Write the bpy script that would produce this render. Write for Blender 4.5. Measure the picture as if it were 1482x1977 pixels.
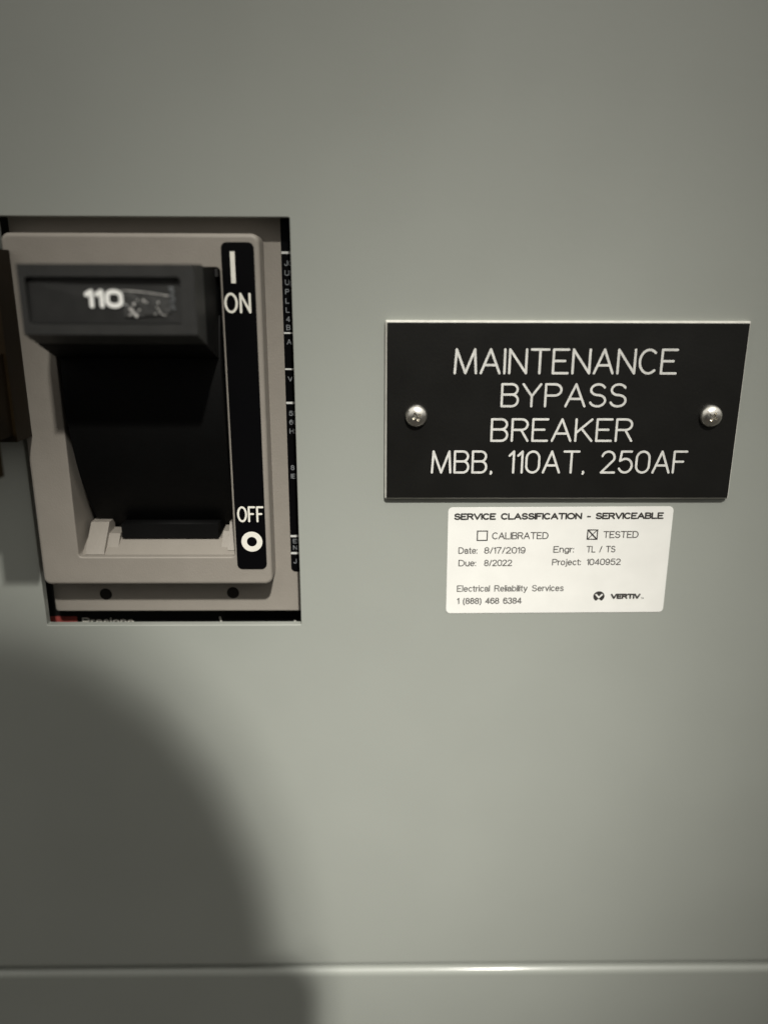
import bpy, bmesh, math, random
from mathutils import Vector, Matrix

S = 0.001            # everything below is measured in millimetres; S turns it into metres
scene = bpy.context.scene
for o in list(bpy.data.objects):
    bpy.data.objects.remove(o)

# ------------------------------------------------------------------ camera
cd = bpy.data.cameras.new('camera')
cam = bpy.data.objects.new('camera', cd)
scene.collection.objects.link(cam)
scene.camera = cam
cd.sensor_fit = 'VERTICAL'
cd.sensor_height = 36.0
cd.lens = 1485.0 / 1977.0 * 36.0
cd.clip_start = 0.004
cd.clip_end = 20.0
CAM = Vector((-2.76, -166.92, 6.37))
pitch, yaw, roll = -0.28032, -0.013216, -0.003278
RM = (Matrix.Rotation(yaw, 3, 'Z') @ Matrix.Rotation(pitch, 3, 'X') @ Matrix.Rotation(roll, 3, 'Y'))
right, fwd, up = RM.col[0].copy(), RM.col[1].copy(), RM.col[2].copy()
m = Matrix.Identity(4)
for i in range(3):
    m[i][0], m[i][1], m[i][2], m[i][3] = right[i], up[i], -fwd[i], CAM[i] * S
cam.matrix_world = m
cd.dof.use_dof = True
cd.dof.focus_distance = 0.171
cd.dof.aperture_fstop = 6.0

# ------------------------------------------------------------------ world, lamps, exposure
world = bpy.data.worlds.new('World')
scene.world = world
world.use_nodes = True
bg = world.node_tree.nodes['Background']
bg.inputs['Strength'].default_value = 0.73
_nt = world.node_tree                      # a pale ceiling above, a dark floor below
_tc = _nt.nodes.new('ShaderNodeTexCoord'); _sx = _nt.nodes.new('ShaderNodeSeparateXYZ')
_mr = _nt.nodes.new('ShaderNodeMapRange'); _mr.inputs['From Min'].default_value = -0.12; _mr.inputs['From Max'].default_value = 0.6
_mc = _nt.nodes.new('ShaderNodeMix'); _mc.data_type = 'RGBA'
_mc.inputs['A'].default_value = (0.07, 0.064, 0.054, 1); _mc.inputs['B'].default_value = (1.0, 0.97, 0.90, 1)
_nt.links.new(_tc.outputs['Generated'], _sx.inputs[0]); _nt.links.new(_sx.outputs['Z'], _mr.inputs['Value'])
_nt.links.new(_mr.outputs['Result'], _mc.inputs['Factor']); _nt.links.new(_mc.outputs['Result'], bg.inputs['Color'])

def spot(name, loc, target, energy, size_deg, blend, radius, color):
    l = bpy.data.lights.new(name, 'SPOT')
    l.energy = energy; l.spot_size = math.radians(size_deg); l.spot_blend = blend
    l.shadow_soft_size = radius; l.color = color
    o = bpy.data.objects.new(name, l)
    scene.collection.objects.link(o)
    a, b = Vector(loc), Vector(target)
    o.location = a
    o.rotation_euler = (b - a).to_track_quat('-Z', 'Y').to_euler()
    return o

LAMP = Vector((0.59, -2.45, 2.55))
AIM = (0.0, 0, -0.103)
spot('ceiling_lamp', LAMP, AIM, 465, 3.45, 1.0, 0.052, (1.0, 0.978, 0.91))
spot('second_ceiling_lamp', LAMP + Vector((-0.065, 0.0, -0.065)), AIM, 385, 4.95, 1.0, 0.068, (1.0, 0.968, 0.89))

vs = scene.view_settings
vs.view_transform = 'Standard'
vs.look = 'None'
vs.exposure = 0.0
vs.gamma = 1.0
vs.use_curve_mapping = False
try:
    scene.cycles.use_denoising = True
except Exception:
    pass

# ------------------------------------------------------------------ materials
def mat(name, col, rough=0.5, metal=0.0, spec=0.5, mottle=0.0, mscale=60.0, bump=0.0, bscale=900.0, coat=0.0):
    M = bpy.data.materials.new(name)
    M.use_nodes = True
    nt = M.node_tree
    b = nt.nodes['Principled BSDF']
    b.inputs['Roughness'].default_value = rough
    b.inputs['Metallic'].default_value = metal
    b.inputs['Specular IOR Level'].default_value = spec
    b.inputs['Coat Weight'].default_value = coat
    b.inputs['Coat Roughness'].default_value = 0.14
    tc = nt.nodes.new('ShaderNodeTexCoord')
    if mottle > 0:
        n = nt.nodes.new('ShaderNodeTexNoise')
        n.inputs['Scale'].default_value = mscale
        n.inputs['Detail'].default_value = 6
        nt.links.new(tc.outputs['Object'], n.inputs['Vector'])
        r = nt.nodes.new('ShaderNodeMapRange')
        r.inputs['From Min'].default_value = 0.3; r.inputs['From Max'].default_value = 0.7
        r.inputs['To Min'].default_value = 1 - mottle; r.inputs['To Max'].default_value = 1 + mottle
        nt.links.new(n.outputs['Fac'], r.inputs['Value'])
        mx = nt.nodes.new('ShaderNodeVectorMath'); mx.operation = 'SCALE'
        mx.inputs[0].default_value = col[:3]
        nt.links.new(r.outputs['Result'], mx.inputs['Scale'])
        nt.links.new(mx.outputs['Vector'], b.inputs['Base Color'])
        r2 = nt.nodes.new('ShaderNodeMapRange')
        r2.inputs['To Min'].default_value = max(rough - 0.06, 0.02); r2.inputs['To Max'].default_value = rough + 0.06
        nt.links.new(n.outputs['Fac'], r2.inputs['Value'])
        nt.links.new(r2.outputs['Result'], b.inputs['Roughness'])
    else:
        b.inputs['Base Color'].default_value = (*col[:3], 1)
    if bump > 0:
        n2 = nt.nodes.new('ShaderNodeTexNoise')
        n2.inputs['Scale'].default_value = bscale
        n2.inputs['Detail'].default_value = 3
        nt.links.new(tc.outputs['Object'], n2.inputs['Vector'])
        bp = nt.nodes.new('ShaderNodeBump')
        bp.inputs['Strength'].default_value = bump
        bp.inputs['Distance'].default_value = 0.0002
        nt.links.new(n2.outputs['Fac'], bp.inputs['Height'])
        nt.links.new(bp.outputs['Normal'], b.inputs['Normal'])
    return M

M_PANEL = mat('grey_panel_paint', (0.328, 0.343, 0.313), 0.42, spec=0.4, coat=0.4, mottle=0.022, mscale=34, bump=0.10, bscale=700)
M_BEZEL = mat('warm_grey_plastic', (0.274, 0.250, 0.219), 0.48, spec=0.4, mottle=0.03, mscale=220, bump=0.25, bscale=2600)
M_HEAD = mat('charcoal_plastic', (0.027, 0.027, 0.026), 0.5, spec=0.4, mottle=0.12, mscale=260, bump=0.3, bscale=2400)
M_INSERT = mat('dark_insert', (0.016, 0.016, 0.0155), 0.5, spec=0.35, mottle=0.15, mscale=300)
M_BLACK = mat('black_plastic', (0.0032, 0.0032, 0.0032), 0.6, spec=0.12, mottle=0.1, mscale=150, bump=0.2, bscale=2000)
M_BODY = mat('black_breaker_case', (0.005, 0.005, 0.005), 0.55, spec=0.3, mottle=0.1, mscale=150, bump=0.2)
M_STRIP = mat('gloss_black_label', (0.0025, 0.0025, 0.003), 0.35, spec=0.10)
M_WHITE = mat('white_print', (0.80, 0.78, 0.70), 0.5, mottle=0.04, mscale=700)
M_RULE = mat('printed_rule', (0.6, 0.6, 0.58), 0.5)
M_DIGIT = mat('bright_white_print', (0.92, 0.92, 0.89), 0.5)
M_DIMW = mat('worn_white_print', (0.17, 0.18, 0.19), 0.5, mottle=0.35, mscale=1400)
M_RED = mat('red_label', (0.36, 0.065, 0.055), 0.5, mottle=0.1, mscale=300)
M_PLATE = mat('black_laminate', (0.0062, 0.0060, 0.0052), 0.42, spec=0.35, mottle=0.1, mscale=90, bump=0.1, bscale=1500)
M_CORE = mat('white_laminate_core', (0.62, 0.61, 0.56), 0.6, mottle=0.1, mscale=600)
M_ENGR = mat('engraved_white', (0.66, 0.655, 0.625), 0.6, mottle=0.12, mscale=900)
M_STEEL = mat('screw_steel', (0.95, 0.92, 0.85), 0.30, metal=1.0, mottle=0.12, mscale=500, bump=0.25, bscale=1400)
M_PAPER = mat('label_paper', (0.825, 0.82, 0.785), 0.45, mottle=0.03, mscale=160)
M_INK = mat('dark_ink', (0.035, 0.032, 0.03), 0.6, mottle=0.3, mscale=1500)
M_FADED = mat('faded_ink', (0.10, 0.095, 0.09), 0.6, mottle=0.35, mscale=1500)
M_BROWN = mat('dark_brown_coating', (0.014, 0.0085, 0.003), 0.5, spec=0.15, mottle=0.2, mscale=120, bump=0.2)
M_FLECK = mat('torn_film_and_glint', (0.45, 0.44, 0.42), 0.35, spec=0.6, mottle=0.4, mscale=900)  # pale colour of the torn bits doubles as painted glints
M_FILM = mat('torn_clear_film', (0.045, 0.045, 0.044), 0.25, spec=0.8, mottle=0.3, mscale=500)
M_HOLE = mat('dark_screw_hole', (0.012, 0.010, 0.008), 0.7, spec=0.2)
M_SKIN = mat('skin', (0.42, 0.25, 0.17), 0.5, mottle=0.06)
M_CLOTH = mat('dark_cloth', (0.03, 0.035, 0.05), 0.9, mottle=0.1)
M_HAIR = mat('dark_hair', (0.015, 0.011, 0.008), 0.6, mottle=0.2)
M_PHONE = mat('phone_case', (0.02, 0.02, 0.022), 0.4)
M_GLASS = mat('phone_lens_glass', (0.005, 0.005, 0.007), 0.08)

# ------------------------------------------------------------------ mesh helpers (input in mm)
def link(name, bm, material, parent=None, smooth=False, mats=None):
    me = bpy.data.meshes.new(name)
    bmesh.ops.recalc_face_normals(bm, faces=bm.faces)
    for v in bm.verts:
        v.co = v.co * S
    bm.to_mesh(me); bm.free()
    for mm in (mats or [material]):
        me.materials.append(mm)
    if smooth:
        for p in me.polygons: p.use_smooth = not (abs(p.normal.y) > 0.9999 or abs(p.normal.x) > 0.9999 or abs(p.normal.z) > 0.9999)
    o = bpy.data.objects.new(name, me)
    scene.collection.objects.link(o)
    if smooth:
        flags = [p.use_smooth for p in me.polygons]
        me.set_sharp_from_angle(angle=math.radians(35))
        me.polygons.foreach_set('use_smooth', flags)
    if parent is not None:
        o.parent = parent
        o.matrix_parent_inverse = Matrix.Translation(parent.location).inverted()
    return o

def empty(name, loc):
    o = bpy.data.objects.new(name, None)
    scene.collection.objects.link(o)
    o.location = Vector(loc) * S
    o.empty_display_size = 0.01
    return o

def tag(o, label, cat, group=None, kind=None):
    o['label'] = label
    if cat: o['category'] = cat
    if group: o['group'] = group
    if kind: o['kind'] = kind
    return o

def rrect(x0, x1, z0, z1, r, n=6):
    """rounded rectangle, counter-clockwise from lower right corner"""
    r = max(r, 0.01)
    pts = []
    for cx, cz, a0 in ((x1 - r, z0 + r, -90), (x1 - r, z1 - r, 0), (x0 + r, z1 - r, 90), (x0 + r, z0 + r, 180)):
        for k in range(n + 1):
            a = math.radians(a0 + 90.0 * k / n)
            pts.append((cx + r * math.cos(a), cz + r * math.sin(a)))
    return pts

def add_loop(bm, pts, y):
    return [bm.verts.new((p[0], y, p[1])) for p in pts]

def bridge(bm, A, B):
    n = len(A)
    for i in range(n):
        bm.faces.new((A[i], A[(i + 1) % n], B[(i + 1) % n], B[i]))

def fill(bm, loops):
    edges = []
    for L in loops:
        for i in range(len(L)):
            a, b = L[i], L[(i + 1) % len(L)]
            e = bm.edges.get((a, b)) or bm.edges.new((a, b))
            edges.append(e)
    if len(loops) == 1:
        bm.faces.new(loops[0])
    else:
        bmesh.ops.triangle_fill(bm, use_beauty=True, use_dissolve=False, edges=edges)

def slab(bm, rect, y0, y1, bev=0.3, hole=None, hbev=0.2, hy=None, seg=4, back=True):
    """rounded-edge slab. rect=(x0,x1,z0,z1,r); y0 front (towards viewer), y1 back; hole likewise, hy = hole back depth"""
    x0, x1, z0, z1, r = rect
    rings = [add_loop(bm, rrect(x0, x1, z0, z1, r), y1)]
    for k in range(seg + 1):
        a = math.pi / 2 * k / seg
        d = bev * (1 - math.cos(a)); yy = y0 + bev * (1 - math.sin(a))
        rings.append(add_loop(bm, rrect(x0 + d, x1 - d, z0 + d, z1 - d, max(r - d, 0.01)), yy))
    for a, b in zip(rings, rings[1:]): bridge(bm, a, b)
    loops = [rings[-1]]
    bl = [rings[0]]
    if hole:
        hx0, hx1, hz0, hz1, hr = hole
        hy = y1 if hy is None else hy
        hr_ = [add_loop(bm, rrect(hx0, hx1, hz0, hz1, hr), hy)]
        for k in range(seg + 1):
            a = math.pi / 2 * k / seg
            d = hbev * (1 - math.cos(a)); yy = y0 + hbev * (1 - math.sin(a))
            hr_.append(add_loop(bm, rrect(hx0 - d, hx1 + d, hz0 - d, hz1 + d, hr + d), yy))
        for a, b in zip(hr_, hr_[1:]): bridge(bm, b, a)
        loops.append(hr_[-1]); bl.append(hr_[0])
    fill(bm, loops)
    if back: fill(bm, bl)
    return bm

def box(bm, x0, x1, y0, y1, z0, z1):
    v = [bm.verts.new((x, y, z)) for x in (x0, x1) for y in (y0, y1) for z in (z0, z1)]
    for f in ((0, 1, 3, 2), (4, 6, 7, 5), (0, 4, 5, 1), (2, 3, 7, 6), (0, 2, 6, 4), (1, 5, 7, 3)):
        bm.faces.new([v[i] for i in f])
    return v

def bevel_all(bm, w, seg=3, ang=30):
    es = [e for e in bm.edges if len(e.link_faces) == 2 and e.calc_face_angle(0) > math.radians(ang)]
    bmesh.ops.bevel(bm, geom=es, offset=w, segments=seg, affect='EDGES', profile=0.5, clamp_overlap=True)

def prism_x(bm, prof, x0, x1, x0b=None, x1b=None):
    """polygon in (y,z) swept from x0 to x1"""
    A = [bm.verts.new((x0, p[0], p[1])) for p in prof]
    B = [bm.verts.new((x1, p[0], p[1])) for p in prof]
    n = len(prof)
    for i in range(n):
        bm.faces.new((A[i], A[(i + 1) % n], B[(i + 1) % n], B[i]))
    bm.faces.new(A[::-1]); bm.faces.new(B)

def eval_mesh(o):
    dg = bpy.context.evaluated_depsgraph_get()
    me = bpy.data.meshes.new_from_object(o.evaluated_get(dg))
    return me

# single-stroke engraver's alphabet, unit cap height, (advance width, strokes)
def arc(cx, cz, rx, rz, a0, a1, n=10):
    return [(cx + rx * math.cos(math.radians(a0 + (a1 - a0) * k / n)), cz + rz * math.sin(math.radians(a0 + (a1 - a0) * k / n))) for k in range(n + 1)]
G = {
 'M': (.86, [[(0, 0), (.06, 1), (.43, 0), (.80, 1), (.86, 0)]]),
 'A': (.76, [[(0, 0), (.38, 1), (.76, 0)], [(.13, .34), (.63, .34)]]),
 'I': (0, [[(0, 0), (0, 1)]]),
 'N': (.68, [[(0, 0), (0, 1), (.68, 0), (.68, 1)]]),
 'T': (.70, [[(0, 1), (.70, 1)], [(.35, 0), (.35, 1)]]),
 'E': (.60, [[(.60, 1), (0, 1), (0, 0), (.60, 0)], [(0, .52), (.47, .52)]]),
 'B': (.64, [[(0, 0), (0, 1)] + [(.38, 1)] + arc(.38, .765, .235, .235, 90, -90) + [(0, .53)], [(.40, .53)] + arc(.40, .265, .24, .265, 90, -90) + [(0, 0)]]),
 'Y': (.70, [[(0, 1), (.35, .46), (.70, 1)], [(.35, .46), (.35, 0)]]),
 'P': (.62, [[(0, 0), (0, 1), (.36, 1)] + arc(.36, .745, .26, .255, 90, -90) + [(0, .49)]]),
 'R': (.64, [[(0, 0), (0, 1), (.37, 1)] + arc(.37, .755, .25, .245, 90, -90) + [(0, .51)], [(.36, .51), (.64, 0)]]),
 'K': (.66, [[(0, 0), (0, 1)], [(.64, 1), (0, .36)], [(.22, .58), (.66, 0)]]),
 'S': (.62, [arc(.31, .75, .28, .25, 25, 180, 10)[:-1] + arc(.31, .75, .28, .235, 180, 270, 6)[:-1] + arc(.31, .265, .305, .25, 90, 0, 6)[:-1] + arc(.31, .265, .305, .265, 0, -160, 10)]),
 'C': (.70, [arc(.37, .5, .37, .5, 48, 312, 20)]),
 '1': (.20, [[(0, .80), (.20, 1), (.20, 0)]]),
 '0': (.60, [arc(.30, .68, .30, .32, 0, 180, 12) + arc(.30, .32, .30, .32, 180, 360, 12) + [(.60, .68)]]),
 '2': (.62, [arc(.30, .71, .29, .29, 165, -20, 12) + [(.0, 0), (.62, 0)]]),
 '5': (.62, [[(.56, 1), (.10, 1), (.04, .56)] + arc(.30, .33, .31, .33, 120, -155, 14)]),
 'F': (.58, [[(0, 0), (0, 1), (.58, 1)], [(0, .52), (.44, .52)]]),
 '.': (.06, [[(.03, .04), (.05, .0), (.02, -.06)]]),
 ' ': (.42, []),
 '3': (.60, [arc(.29, .745, .26, .255, 160, -85, 10) + arc(.29, .26, .30, .27, 85, -160, 10)]),
 '4': (.64, [[(.47, 0), (.47, 1), (0, .27), (.64, .27)]]),
 '6': (.60, [arc(.31, .62, .29, .38, 35, 180, 8) + [(.02, .32)], arc(.31, .32, .29, .32, 0, 360, 16)]),
 '7': (.58, [[(0, 1), (.58, 1), (.30, .45), (.20, 0)]]),
 '8': (.60, [arc(.30, .755, .25, .24, 0, 360, 14), arc(.30, .265, .29, .265, 0, 360, 14)]),
 '9': (.60, [arc(.29, .68, .28, .32, 0, 360, 16), [(.57, .68)] + arc(.29, .38, .28, .38, 0, -145, 8)]),
 '/': (.32, [[(0, 0), (.32, 1)]]), '\\': (.32, [[(0, 1), (.32, 0)]]), ':': (.02, [[(0, 0), (.0, .07)], [(0, .58), (.0, .65)]]), '-': (.30, [[(0, .38), (.30, .38)]]),
 '(': (.20, [arc(.34, .38, .34, .70, 120, 240, 8)]), ')': (.20, [arc(-.14, .38, .34, .70, 60, -60, 8)]),
 'O': (.84, [arc(.42, .5, .42, .5, 0, 360, 24)]), 'D': (.72, [[(0, 0), (0, 1), (.32, 1)] + arc(.32, .5, .40, .5, 90, -90, 12) + [(0, 0)]]),
 'L': (.56, [[(0, 1), (0, 0), (.56, 0)]]), 'V': (.74, [[(0, 1), (.37, 0), (.74, 1)]]), 'U': (.68, [[(0, 1), (0, .34)] + arc(.34, .34, .34, .34, 180, 360, 10) + [(.68, 1)]]),
 'H': (.68, [[(0, 0), (0, 1)], [(.68, 0), (.68, 1)], [(0, .52), (.68, .52)]]), 'J': (.48, [[(.48, 1), (.48, .28)] + arc(.24, .26, .24, .26, 0, -180, 8)]),
 'G': (.76, [arc(.38, .5, .38, .5, 48, 340, 20) + [(.76, .45), (.44, .45)]]),
 'a': (.50, [[(.02, .54)] + arc(.24, .51, .22, .21, 140, 0, 7) + [(.46, .12), (.50, 0)], [(.46, .42), (.24, .40)] + arc(.20, .20, .20, .20, 90, 270, 7) + [(.30, .02), (.46, .18)]]),
 'b': (.50, [[(0, 0), (0, 1)], arc(.25, .36, .25, .36, 0, 360, 14)]), 'c': (.46, [arc(.25, .36, .25, .36, 45, 315, 12)]),
 'e': (.52, [[(.02, .38), (.51, .38)] + arc(.26, .36, .25, .36, 5, 320, 14)]), 'g': (.50, [arc(.25, .36, .25, .36, 0, 360, 14), [(.50, .72), (.50, -.02)] + arc(.25, -.02, .25, .24, 0, -150, 8)]),
 'i': (.0, [[(0, 0), (0, .72)], [(0, .93), (0, 1)]]), 'j': (.10, [[(.10, .72), (.10, -.10)] + arc(0, -.10, .10, .16, 0, -100, 5), [(.10, .93), (.10, 1)]]), 'l': (.0, [[(0, 0), (0, 1)]]),
 'n': (.46, [[(0, 0), (0, .72)], [(0, .44)] + arc(.23, .44, .23, .28, 180, 0, 9) + [(.46, 0)]]), 'o': (.52, [arc(.26, .36, .26, .36, 0, 360, 16)]),
 'p': (.50, [[(0, .72), (0, -.26)], arc(.25, .36, .25, .36, 0, 360, 14)]), 'r': (.24, [[(0, 0), (0, .72)], [(0, .42), (.06, .62), (.24, .70)]]),
 's': (.44, [arc(.22, .545, .19, .18, 30, 180, 8)[:-1] + arc(.22, .53, .19, .17, 180, 270, 4)[:-1] + arc(.22, .185, .21, .18, 90, 0, 4)[:-1] + arc(.22, .19, .21, .19, 0, -155, 8)]),
 't': (.26, [[(.11, .92), (.11, .14), (.17, .02), (.26, .0)], [(0, .72), (.26, .72)]]), 'u': (.46, [[(0, .72), (0, .26)] + arc(.23, .26, .23, .26, 180, 360, 9), [(.46, .72), (.46, 0)]]),
 'v': (.46, [[(0, .72), (.23, 0), (.46, .72)]]), 'y': (.46, [[(0, .72), (.23, .02)], [(.46, .72), (.18, -.18), (.04, -.26)]]), 'z': (.44, [[(0, .72), (.44, .72), (0, 0), (.44, 0)]]),
}

_layer = [0]
def stroke(bm, a, b, hw, y, th=0.02, n=6):
    """one pen stroke from a to b: a round-ended strip of half-width hw, its face at y"""
    a, b = Vector(a), Vector(b)
    d = b - a
    if d.length < 1e-6: d = Vector((1, 0))
    a0 = math.atan2(d.y, d.x)
    _layer[0] = (_layer[0] + 1) % 41
    yy = y - _layer[0] * 0.0004
    pts = [(b.x + hw * math.cos(a0 - math.pi / 2 + math.pi * k / n), b.y + hw * math.sin(a0 - math.pi / 2 + math.pi * k / n)) for k in range(n + 1)]
    pts += [(a.x + hw * math.cos(a0 + math.pi / 2 + math.pi * k / n), a.y + hw * math.sin(a0 + math.pi / 2 + math.pi * k / n)) for k in range(n + 1)]
    bm.faces.new(add_loop(bm, pts, yy))

def put_text(bm, string, x0, x1, zb, cap, y, bold=0.062, rot=0.0, about=None, gap=.24, slope=0.0):
    """lettering drawn with round-ended pen strokes: x0..x1 on baseline zb, capital height cap, stroke half-width bold*cap"""
    total = sum(G[c][0] for c in string) + gap * (len(string) - 1)
    hw = bold * cap
    sx = cap if x1 is None else (x1 - x0 - 2 * hw) / total
    R2 = Matrix.Rotation(rot, 2)
    ab = Vector(about) if about else Vector((0, 0))
    x = 0
    for c in string:
        for st in G[c][1]:
            pts = [R2 @ (Vector((x0 + hw + (x + q[0]) * sx, zb + hw + q[1] * (cap - 2 * hw))) - ab) + ab for q in st]
            for a, b in zip(pts, pts[1:]): stroke(bm, a, b, hw, y)
        x += G[c][0] + gap

# ------------------------------------------------------------------ grey panel with its breaker cut-out
HOLE = (-79.35, -19.93, -69.3, 20.6, 0.35)
bm = bmesh.new()
slab(bm, (-420, 420, -170.9, 380, 2.4), 0.0, 14.0, bev=2.2, hole=HOLE, hbev=0.22, hy=1.9, seg=6, back=False)
panel = link('cabinet_panel', bm, M_PANEL, smooth=True)
tag(panel, 'large grey painted steel cabinet panel with the rectangular breaker cut-out', 'panel')

bm = bmesh.new()
slab(bm, (-420, 420, -620, -171.75, 1.9), 0.1, 14.0, bev=1.9, seg=8, back=False)
lower = link('cover_panel', bm, M_PANEL, smooth=True)
tag(lower, 'grey steel cover panel below the horizontal seam with rounded top edge', 'panel')

# ------------------------------------------------------------------ circuit breaker
br = empty('circuit_breaker', (-49, 9, -25))
tag(br, 'circuit breaker with charcoal handle switched ON, set in the grey panel cut-out', 'circuit breaker')

bm = bmesh.new(); slab(bm, (-96, -4, -92, 40, 1), 9.0, 60.0, bev=0.6, hole=(-69.9, -33.8, -54.5, 12.0, 0.5), hbev=0.1, hy=40, back=False)
link('case', bm, M_BODY, br, smooth=True)

bm = bmesh.new()
slab(bm, (-78.9, -13, -67.75, 30, 0.8), 4.5, 8.6, bev=0.35, hole=(-69.6, -34.0, -54.0, 11.9, 0.5), hbev=0.05, back=False)
flange = link('flange', bm, M_BEZEL, br, smooth=True)
for hx, hz in ((-66.57, -63.3), (-36.39, -63.0)):
    bm = bmesh.new()
    outer = [(hx + 1.45 * math.cos(t), hz + 1.45 * math.sin(t)) for t in [2 * math.pi * k / 28 for k in range(28)]]
    inner = [(hx + 1.15 * math.cos(t), hz + 1.15 * math.sin(t)) for t in [2 * math.pi * k / 28 for k in range(28)]]
    A = add_loop(bm, outer, 4.46); B = add_loop(bm, inner, 4.40); Cc = add_loop(bm, inner, 4.47)
    bridge(bm, A, B); bridge(bm, B, Cc); bm.faces.new(Cc)
    link('screw_hole', bm, M_HOLE, flange)

# bezel with the handle slot
SX0, SX1, SZ0, SZ1 = -69.4, -34.25, -51.7, 10.7
bm = bmesh.new()
slab(bm, (-78.0, -26.0, -58.5, 17.4, 1.7), -2.0, 4.45, bev=0.9, hole=(SX0, SX1, SZ0, SZ1, 0.8), hbev=0.35, hy=16, seg=5, back=False)
bezel = link('bezel', bm, M_BEZEL, br, smooth=True)
# sloped floor of the slot and the two ribs on it
bm = bmesh.new()
prism_x(bm, [(-1.2, -52.2), (4.4, -49.2), (16, -49.2), (16, -53), (-1.2, -53)], SX0 + 0.02, SX1 - 0.02)
prism_x(bm, [(-0.5, -51.6), (0.2, -50.4), (5.0, -45.5), (8.6, -45.5), (8.6, -51.0)], -68.4, -64.2)
prism_x(bm, [(1.6, -50.8), (4.2, -48.0), (8.6, -47.8), (8.6, -51.0)], -64.22, -61.6)
prism_x(bm, [(0.6, -51.0), (5.0, -45.5), (8.6, -45.5), (8.6, -51.0)], -36.3, -34.4)
prism_x(bm, [(1.6, -50.8), (4.4, -47.5), (8.6, -47.3), (8.6, -51.0)], -37.9, -36.29)
bevel_all(bm, 0.25, 2)
link('slot_ledge', bm, M_BEZEL, br, smooth=True)

# black curved slide (turns with the handle) and its lower lip
bm = bmesh.new()
cy, cz, rr = 42.0, -14.6, 46.4
prof = []
for k in range(41):
    a = math.radians(160 + (229 - 160) * k / 40)
    prof.append((cy + rr * math.cos(a), cz + rr * math.sin(a)))
prof += [(30, prof[-1][1]), (30, prof[0][1])]
prism_x(bm, prof, -67.7, -34.7)
slide = link('slide', bm, M_BLACK, br, smooth=True)
bm = bmesh.new()
prism_x(bm, [(3.6, -45.6), (3.6, -49.0), (12, -49.0), (12, -45.9)], -61.1, -38.8)
bevel_all(bm, 0.3, 2)
link('slide_lip', bm, M_BLACK, br, smooth=True)

# handle: hollow-faced block, upper side level, lower side falling back towards the slide
bm = bmesh.new()
FX0, FX1 = -66.2, -34.9
prof = [(-23.0, -1.5), (-23.0, 10.75), (-15.0, 10.9), (-15.0, -3.9)]
prism_x(bm, prof, FX0, FX1)
for v in bm.verts:                       # the left flank opens slightly towards its root
    if v.co.x < -60 and v.co.y > -20: v.co.x -= 0.9
bevel_all(bm, 0.9, 4, 25)
head_bm = bm
hd = link('handle', head_bm, M_HEAD, br, smooth=True)
bm = bmesh.new()
prism_x(bm, [(-15.6, 10.5), (-15.6, -3.9), (-3.0, -7.6), (10, -9.5), (10, 10.5)], -68.3, -35.05)
for v in bm.verts:
    if v.co.x < -60 and v.co.y < -10: v.co.x += 1.35
bevel_all(bm, 0.5, 3, 25)
link('arm', bm, M_BLACK, br, smooth=True)
bm = bmesh.new()
prism_x(bm, [(-2.9, 9.0), (-2.9, 10.5), (8, 10.5), (8, 9.0)], -68.0, -34.6)
bevel_all(bm, 0.2, 2)
link('shutter', bm, M_HEAD, br, smooth=True)
# window recess cut into the front
cut = bmesh.new()
slab(cut, (-65.0, -37.4, 0.35, 8.6, 0.6), -24.0, -21.7, bev=0.1)
cuto = link('cutter', cut, M_HEAD)
cutm = cuto
bmod = hd.modifiers.new('cut', 'BOOLEAN'); bmod.object = cuto; bmod.solver = 'EXACT'
bpy.context.view_layer.update()
nm = eval_mesh(hd)
hd.modifiers.clear(); hd.data = nm; nm.name = 'handle'
for p in nm.polygons: p.use_smooth = True
try: nm.set_sharp_from_angle(angle=math.radians(30))
except Exception: pass
bpy.data.objects.remove(cuto)

# rating insert tilted in the window: its upper edge lies deeper on the right
bm = bmesh.new()
v = [bm.verts.new(c) for c in ((-64.9, -22.35, 0.5), (-37.5, -22.3, 0.5), (-37.5, -21.78, 6.0), (-50, -21.8, 7.0), (-64.9, -22.0, 7.7))]
w = [bm.verts.new((c.co.x, -21.72, c.co.z)) for c in v]
bm.faces.new(v)
for i in range(5): bm.faces.new((v[i], v[(i + 1) % 5], w[(i + 1) % 5], w[i]))
insert = link('rating_insert', bm, M_INSERT, hd)

bm = bmesh.new()
put_text(bm, '110', -54.9, -47.9, 3.15, 3.3, -22.42, bold=0.125)
link('lettering', bm, M_DIGIT, hd)
# small smeared column of print at the right of the window
random.seed(4)
bm = bmesh.new()
for k in range(7):
    zz = 6.6 - k * 0.62
    xx = -39.5 + random.uniform(-.12, .12)
    for q in range(2):
        x2 = xx + q * 0.42 + random.uniform(-.1, .1); z2 = zz + random.uniform(-.12, .12)
        vv = [bm.verts.new((x2 + dx, -22.44, z2 + dz)) for dx, dz in ((0, 0), (.3, .05), (.34, .3), (.05, .36))]
        bm.faces.new(vv)
link('smeared_print', bm, M_DIMW, hd)
# torn, crumpled clear film beside the figures
bm = bmesh.new()
nx, nz = 30, 14
grid = {}
for i in range(nx + 1):
    for j in range(nz + 1):
        u, t = i / nx, j / nz
        x = -47.9 + 8.4 * u; lo = 1.6 + 0.9 * u * u; hi = 6.2 - 1.0 * u + 0.25 * math.sin(9 * u)
        z = lo + (hi - lo) * t + random.uniform(-.05, .05)
        hgt = 0.12 + 0.10 * random.random() + 0.16 * abs(math.sin(7 * u + 5 * t)) * (1 - u)
        grid[i, j] = bm.verts.new((x, -22.38 - hgt, z))
for i in range(nx):
    for j in range(nz):
        bm.faces.new((grid[i, j], grid[i + 1, j], grid[i + 1, j + 1], grid[i, j + 1]))
film = link('torn_film', bm, M_FILM, hd, smooth=False)
film['label'] = 'crumpled torn clear film beside the figures 110'

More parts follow.
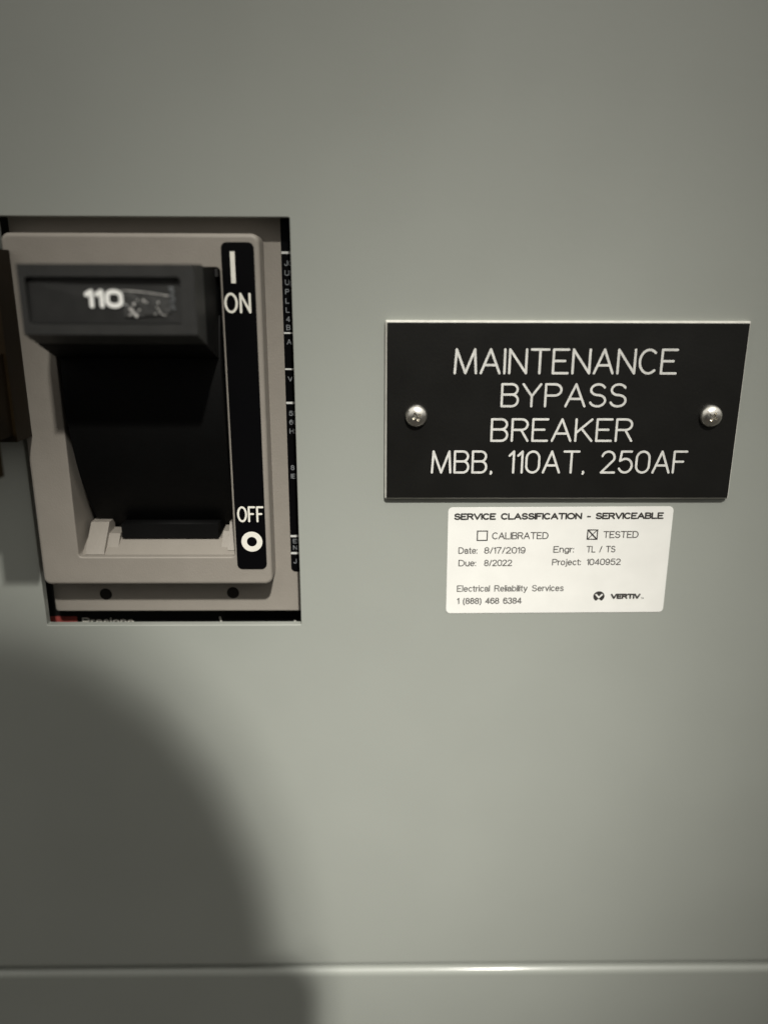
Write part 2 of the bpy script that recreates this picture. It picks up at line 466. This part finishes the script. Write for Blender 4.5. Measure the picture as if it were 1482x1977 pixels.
bm = bmesh.new()  # torn flecks whose pale colour also paints in the film's sparkle, plus edge strokes
random.seed(11)
for x, z, r in ((-46.6, 3.0, .55), (-46.2, 2.4, .6), (-45.7, 1.9, .5), (-46.9, 2.0, .35), (-45.1, 2.9, .3), (-44.2, 4.5, .42), (-43.7, 4.2, .3), (-42.3, 2.2, .3), (-41.6, 4.2, .28), (-46.0, 3.9, .4), (-45.3, 4.6, .25)):
    n = 9
    yy = -22.78 - 0.01 * random.random()
    bm.faces.new(add_loop(bm, [(x + r * random.uniform(.5, 1.1) * math.cos(2 * math.pi * k / n) * .8, z + r * random.uniform(.4, 1.0) * math.sin(2 * math.pi * k / n)) for k in range(n)], yy))
pts = [(-48.0 + 8.2 * k / 12, 6.25 - 0.9 * (k / 12) ** 1.5) for k in range(13)]
for a, b in zip(pts, pts[1:]): stroke(bm, a, b, 0.09, -22.8)
pts = [(-42.0, 3.4), (-41.6, 2.9), (-41.3, 2.2), (-40.6, 1.9), (-40.2, 2.1)]
for a, b in zip(pts, pts[1:]): stroke(bm, a, b, 0.07, -22.8)
link('torn_edge_and_glints', bm, M_FLECK, hd)

# ON / OFF scale
bm = bmesh.new(); slab(bm, (-33.75, -27.1, -54.5, 15.7, 1.2), -2.28, -1.9, bev=0.12)
scale_ = link('position_scale', bm, M_STRIP, br, smooth=True)
bm = bmesh.new()
slab(bm, (-31.95, -31.0, 7.7, 13.9, 0.1), -2.33, -2.29, bev=0.01)
link('on_bar', bm, M_WHITE, scale_)
bm = bmesh.new(); put_text(bm, 'ON', -33.6, -28.1, 1.75, 4.1, -2.30, bold=0.06, gap=.30); link('lettering', bm, M_WHITE, scale_)
bm = bmesh.new(); put_text(bm, 'OFF', -33.2, -27.3, -43.4, 3.7, -2.30, bold=0.06, gap=.30); link('lettering', bm, M_WHITE, scale_)
bm = bmesh.new()
ring_o = [(-30.2 + 2.35 * math.cos(2 * math.pi * k / 48), -47.95 + 2.35 * math.sin(2 * math.pi * k / 48)) for k in range(48)]
ring_i = [(-30.2 + 1.12 * math.cos(2 * math.pi * k / 48), -47.95 + 1.12 * math.sin(2 * math.pi * k / 48)) for k in range(48)]
bridge(bm, add_loop(bm, ring_o, -2.32), add_loop(bm, ring_i, -2.32))
link('off_ring', bm, M_WHITE, scale_)

# ratings table on the flange, cut off by the edge of the panel
bm = bmesh.new(); slab(bm, (-22.35, -13.5, -57.6, 29, 1.0), 4.38, 4.49, bev=0.04)
rt = link('ratings_label', bm, M_STRIP, br, smooth=True)
for zz, hh in ((13.98, .5), (-2.55, .35), (-10.3, .35), (-17.7, .5), (-48.8, .5), (-53.0, .5)):
    bm = bmesh.new(); slab(bm, (-22.3, -14, zz - hh / 2, zz + hh / 2, 0.05), 4.34, 4.37, bev=0.01)
    link('table_rule', bm, M_RULE, rt)
bm = bmesh.new()
rows = [('JG 250', 11.3), ('Ui 600', 9.3), ('Up 8', 7.4), ('P 25', 5.5), ('L 240', 3.6), ('L 480', 1.7), ('4 600', -0.2), ('B 50', -1.95),
        ('A 60', -5.0), ('V', -13.0), ('50', -20.6), ('60', -22.6), ('Hz', -24.6), ('8 C', -33.0), ('IEC', -35.0), ('EN', -50.6), ('N', -52.2), ('J 2', -55.6)]
for s_, zz in rows:
    put_text(bm, s_, -21.75, None, zz, 1.15, 4.35, bold=0.09)
link('lettering', bm, M_DIMW, rt)

# lower edge of the case: red label and print under the flange
bm = bmesh.new(); slab(bm, (-83.5, -75.9, -77, -71.0, 0.2), 8.92, 8.99, bev=0.02)
link('red_label', bm, M_RED, br)
for _t, _a, _b, _z, _c in (('Presione', -74.7, -62.0, -73.35, 2.0), ('\\', -41.0, -40.2, -73.4, 2.3), ('N', -22.6, -20.6, -74.1, 2.0)):
    bm = bmesh.new(); put_text(bm, _t, _a, _b, _z, _c, 8.95, bold=0.08)
    link('lettering', bm, M_WHITE, br)
bm = bmesh.new(); slab(bm, (-39.6, -8, -71.6, -68.2, 0.3), 8.5, 8.98, bev=0.25)
link('case_rib', bm, M_BLACK, br, smooth=True)

# ------------------------------------------------------------------ padlock attachment at the left edge
pa = empty('padlock_attachment', (-90, 0, -2))
tag(pa, "dark brown lock-off block at the photo's left edge, overlapping the breaker bezel", 'lock attachment')
bm = bmesh.new()
box(bm, -112, -76.4, -9.2, -2.1, -24.0, 14.0)
bevel_all(bm, 3.4, 8)
link('block', bm, M_BROWN, pa, smooth=True)
bm = bmesh.new()
box(bm, -82.5, -77.0, -28, -8.6, -22.5, -6)
box(bm, -80.4, -72.3, -30, -25, -27.4, -6)
bevel_all(bm, 0.6, 3)
link('shadow_casting_arm', bm, M_BROWN, pa, smooth=True)  # bent arm added out of view to cast the shadow strip on the panel

# ------------------------------------------------------------------ engraved nameplate
npl = empty('nameplate', (38, 0, -19))
tag(npl, 'black engraved nameplate reading MAINTENANCE BYPASS BREAKER, held by two screws', 'nameplate')
W, H, T = 76.2, 37.95, 1.6
bm = bmesh.new()
slab(bm, (0, W, -H, 0, 0.25), -T, -T + 0.32, bev=0.14)
link('face', bm, M_PLATE, npl, smooth=True)
bm = bmesh.new()
slab(bm, (-0.42, W + 0.42, -H - 0.42, 0.42, 0.3), -T + 0.30, -0.004, bev=0.45, seg=1)
link('core', bm, M_CORE, npl)

bm = bmesh.new()
put_text(bm, 'MAINTENANCE', 14.1, 61.75, -10.7, 5.45, -T - 0.002, bold=0.047, gap=.20)
put_text(bm, 'BYPASS', 24.4, 51.6, -17.75, 5.2, -T - 0.002, bold=0.047, gap=.20)
put_text(bm, 'BREAKER', 22.5, 53.6, -25.3, 5.2, -T - 0.002, bold=0.047, gap=.20)
put_text(bm, 'MBB. 110AT. 250AF', 9.7, 66.2, -32.4, 5.2, -T - 0.002, bold=0.047, gap=.20)
link('lettering', bm, M_ENGR, npl, smooth=True)

def screw(cx, cz, turn):
    R0, hh = 2.42, 1.75
    bm = bmesh.new()
    prev = None; n = 40
    prof = [(R0 * 0.98, 0.0), (R0, 0.35)]
    for k in range(1, 13):
        a = math.pi / 2 * k / 12
        prof.append((R0 * math.cos(a) ** 0.9 if k < 12 else 0.0, 0.35 + (hh - 0.35) * math.sin(a)))
    rings = []
    for r, h in prof[:-1]:
        rings.append([bm.verts.new((cx + r * math.cos(2 * math.pi * i / n), -T - h, cz + r * math.sin(2 * math.pi * i / n))) for i in range(n)])
    for a, b in zip(rings, rings[1:]): bridge(bm, a, b)
    top = bm.verts.new((cx, -T - hh, cz))
    for i in range(n): bm.faces.new((rings[-1][i], rings[-1][(i + 1) % n], top))
    bm.faces.new(rings[0])
    o = link('screw', bm, M_STEEL, npl, smooth=True)
    cb = bmesh.new()
    for k in range(2):
        a = turn + k * math.pi / 2
        vs0 = box(cb, -1.3, 1.3, -T - 2.4, -T - 0.75, -0.27, 0.27)
        for v in vs0:
            tp = 0.55 if v.co.y > -T - 1 else 1.0
            x, z = v.co.x * tp, v.co.z * (1.0 + 0.02 * k)
            v.co.y += 0.013 * k
            v.co.x = cx + x * math.cos(a) - z * math.sin(a); v.co.z = cz + x * math.sin(a) + z * math.cos(a)
    co = link('cutter', cb, M_STEEL)
    md = o.modifiers.new('cut', 'BOOLEAN'); md.object = co; md.solver = 'EXACT'; md.use_self = True
    bpy.context.view_layer.update()
    me = eval_mesh(o); o.modifiers.clear(); o.data = me; me.name = 'screw'
    bpy.data.objects.remove(co)
    try: me.set_sharp_from_angle(angle=math.radians(35))
    except Exception: pass
    return o
screw(6.3, -19.6, 0.5)
screw(70.1, -19.55, 1.1)

# ------------------------------------------------------------------ service sticker
ss = empty('service_sticker', (39.5, 0, -53))
tag(ss, 'white service classification sticker with printed text, below the black nameplate', 'sticker')
ROT, AB = math.radians(0.28), (39.5, -53.4)
bm = bmesh.new()
slab(bm, (13.98, 65.05, -66.3, -40.5, 1.0), -0.12, -0.006, bev=0.03)
Rm = Matrix.Rotation(-ROT, 3, 'Y'); c0 = Vector((AB[0], 0, AB[1]))
for v in bm.verts: v.co = Rm @ (v.co - c0) + c0
paper = link('paper', bm, M_PAPER, ss, smooth=True)
def st(strs, material, name='lettering'):
    bm = bmesh.new()
    for s_, x0, x1, zb, cap, bold in strs:
        put_text(bm, s_, x0, x1, zb, cap, -0.135, bold=bold, rot=ROT, about=AB, gap=.19)
    return link(name, bm, material, ss)
st([('SERVICE CLASSIFICATION - SERVICEABLE', 15.35, 62.95, -43.45, 1.6, 0.118)], M_INK, 'heading')
st([('CALIBRATED', 24.1, 37.0, -48.1, 1.7, 0.072), ('TESTED', 49.5, 57.6, -47.95, 1.7, 0.072),
    ('Date:', 16.5, 20.9, -51.55, 1.6, 0.072), ('8/17/2019', 22.4, 31.95, -51.55, 1.6, 0.072),
    ('Due:', 16.6, 20.7, -54.6, 1.6, 0.072), ('8/2022', 22.5, 29.0, -54.6, 1.6, 0.072),
    ('Engr:', 38.3, 43.1, -51.4, 1.6, 0.072), ('TL / TS', 45.9, 52.6, -51.4, 1.6, 0.072),
    ('Project:', 38.2, 44.9, -54.5, 1.6, 0.072), ('1040952', 46.2, 54.1, -54.5, 1.6, 0.072),
    ('Electrical Reliability Services', 16.4, 41.3, -60.9, 1.6, 0.072),
    ('1 (888) 468 6384', 16.5, 31.65, -64.0, 1.6, 0.08)], M_FADED)
st([('VERTIV', 52.4, 59.4, -62.95, 1.35, 0.15), ('TM', 59.55, 60.2, -62.95, 0.4, 0.072)], M_INK, 'logo_lettering')
def frame_sq(bm, x0, x1, z0, z1, w, y):
    o_ = [(x0, z0), (x1, z0), (x1, z1), (x0, z1)]; i_ = [(x0 + w, z0 + w), (x1 - w, z0 + w), (x1 - w, z1 - w), (x0 + w, z1 - w)]
    bridge(bm, add_loop(bm, o_, y), add_loop(bm, i_, y))
bm = bmesh.new(); frame_sq(bm, 20.6, 23.1, -48.55, -46.05, 0.26, -0.136); link('checkbox', bm, M_INK, ss)
bm = bmesh.new(); frame_sq(bm, 45.75, 48.25, -48.3, -45.8, 0.26, -0.136)
for k, (a, b) in enumerate((((46.0, -46.0), (48.0, -48.1)), ((46.0, -48.1), (48.0, -46.0)))):
    d = Vector((b[0] - a[0], b[1] - a[1])).normalized(); nn = Vector((-d.y, d.x)) * (0.17 if k == 0 else 0.1)
    vv = [bm.verts.new((p[0] + s * nn.x, -0.139 - 0.002 * k, p[1] + s * nn.y)) for p, s in ((a, 1), (b, 1), (b, -1), (a, -1))]
    bm.faces.new(vv)
o = link('checkbox', bm, M_INK, ss); o['label'] = 'ticked checkbox with a cross in it'
# round emblem: dark disc, pale chevron, notch at the foot
bm = bmesh.new()
ex, ez, er = 49.7, -62.2, 1.32
disc = [(ex + er * math.cos(t), ez + er * 0.96 * math.sin(t)) for t in [math.radians(-62 + (360 - 56) * k / 40) for k in range(41)]]
disc.append((ex, ez - 0.62))
bm.faces.new(add_loop(bm, disc, -0.136))
emb = link('emblem', bm, M_INK, ss)
bm = bmesh.new()
ch = [(ex - .95, ez + .42), (ex - .62, ez + .62), (ex, ez - .05), (ex + .62, ez + .62), (ex + .95, ez + .42), (ex, ez - .55)]
bm.faces.new(add_loop(bm, ch, -0.141))
link('chevron', bm, M_PAPER, emb)

# ------------------------------------------------------------------ the phone taking the picture and the person holding it (behind the camera)
ph = empty('smartphone', CAM)
tag(ph, 'dark smartphone held upright in front of the panel, behind the camera position', 'phone')
def to_phone(bm):
    for v in bm.verts:
        p = v.co.copy()
        v.co = CAM + right * p.x + fwd * p.y + up * p.z
bm = bmesh.new(); slab(bm, (-48, 25.5, -139, 9.5, 11), -3.2, -11.0, bev=1.5); to_phone(bm)
link('phone_body', bm, M_PHONE, ph, smooth=True)
bm = bmesh.new()
C1 = [(4.6 * math.cos(2 * math.pi * k / 32), 4.6 * math.sin(2 * math.pi * k / 32)) for k in range(32)]
A = add_loop(bm, C1, -3.3); B = add_loop(bm, C1, -1.6); bridge(bm, A, B); bm.faces.new(B); to_phone(bm)
link('camera_lens', bm, M_GLASS, ph, smooth=True)

pe = empty('person', (-60, -340, 300))
tag(pe, 'person in dark clothes holding the phone up to the panel', 'person')
def skin_body(name, joints, bones, material, parent):
    me = bpy.data.meshes.new(name)
    me.from_pydata([Vector(j[0]) * S for j in joints], bones, [])
    o = bpy.data.objects.new(name, me); scene.collection.objects.link(o)
    sk = o.modifiers.new('skin', 'SKIN'); sk.use_smooth_shade = True
    for i, j in enumerate(joints):
        r = j[1] if isinstance(j[1], tuple) else (j[1], j[1])
        me.skin_vertices[0].data[i].radius = (r[0] * S, r[1] * S)
    me.skin_vertices[0].data[0].use_root = True
    ss_ = o.modifiers.new('sub', 'SUBSURF'); ss_.levels = 3; ss_.render_levels = 3
    bpy.context.view_layer.update()
    nm = eval_mesh(o); o.modifiers.clear(); o.data = nm; nm.name = name
    nm.materials.clear()
    for mm in (material, M_CLOTH, M_HAIR): nm.materials.append(mm)
    for p in nm.polygons:
        p.use_smooth = True
        c = p.center / S
        p.material_index = 2 if (c.z > HZ + 55 or (c.z > HZ - 40 and c.y < HY - 35)) else (1 if c.z < HZ - 85 and c.y < -262 else 0)
    o.parent = parent; o.matrix_parent_inverse = Matrix.Translation(parent.location).inverted()
    return o
def on_phone(x, f, u): return tuple(CAM + right * x + fwd * f + up * u)
HX, HY, HZ = -29, -330, 145
J = [((HX - 10, HY - 160, HZ - 420), (130, 95)), ((HX - 10, HY - 130, HZ - 250), (150, 95)), ((HX - 4, HY - 70, HZ - 130), (58, 58)), ((HX, HY - 20, HZ - 60), (56, 60)),
     ((HX, HY, HZ - 12), (86, 90)), ((HX, HY, HZ + 34), (88, 92)), ((HX - 4, HY - 4, HZ + 68), (64, 70)), ((HX - 8, HY - 6, HZ + 86), (34, 40)),
     ((HX + 170, HY - 120, HZ - 210), 52), ((HX + 150, HY - 20, HZ - 430), 42), ((20, -290, -200), 27), (on_phone(-11, -34, -124), (30, 14)),
     ((HX - 190, HY - 120, HZ - 210), 52), ((HX - 220, HY - 60, HZ - 440), 42), ((HX - 210, HY - 40, HZ - 640), 30)]
B = [(0, 1), (1, 2), (2, 3), (3, 4), (4, 5), (5, 6), (6, 7), (1, 8), (8, 9), (9, 10), (10, 11), (1, 12), (12, 13), (13, 14)]
def digit(chain):
    last = 11
    for p, r in chain:
        J.append((on_phone(*p), r)); B.append((last, len(J) - 1)); last = len(J) - 1
for u, k in ((-100, 0.95), (-116, 1.0), (-132, 0.97), (-147, 0.85)):     # four fingers round the right edge of the phone
    digit((((8, -26, u), 9), ((25 * k + 1, -18, u), 8.5), ((35, -6, u), 8), ((27, 5, u + 1), 7)))
digit((((-34, -28, -112), 11), ((-52, -20, -98), 10), ((-58, -8, -86), 8.5)))   # thumb along the left edge
skin_body('body', J, B, M_SKIN, pe)
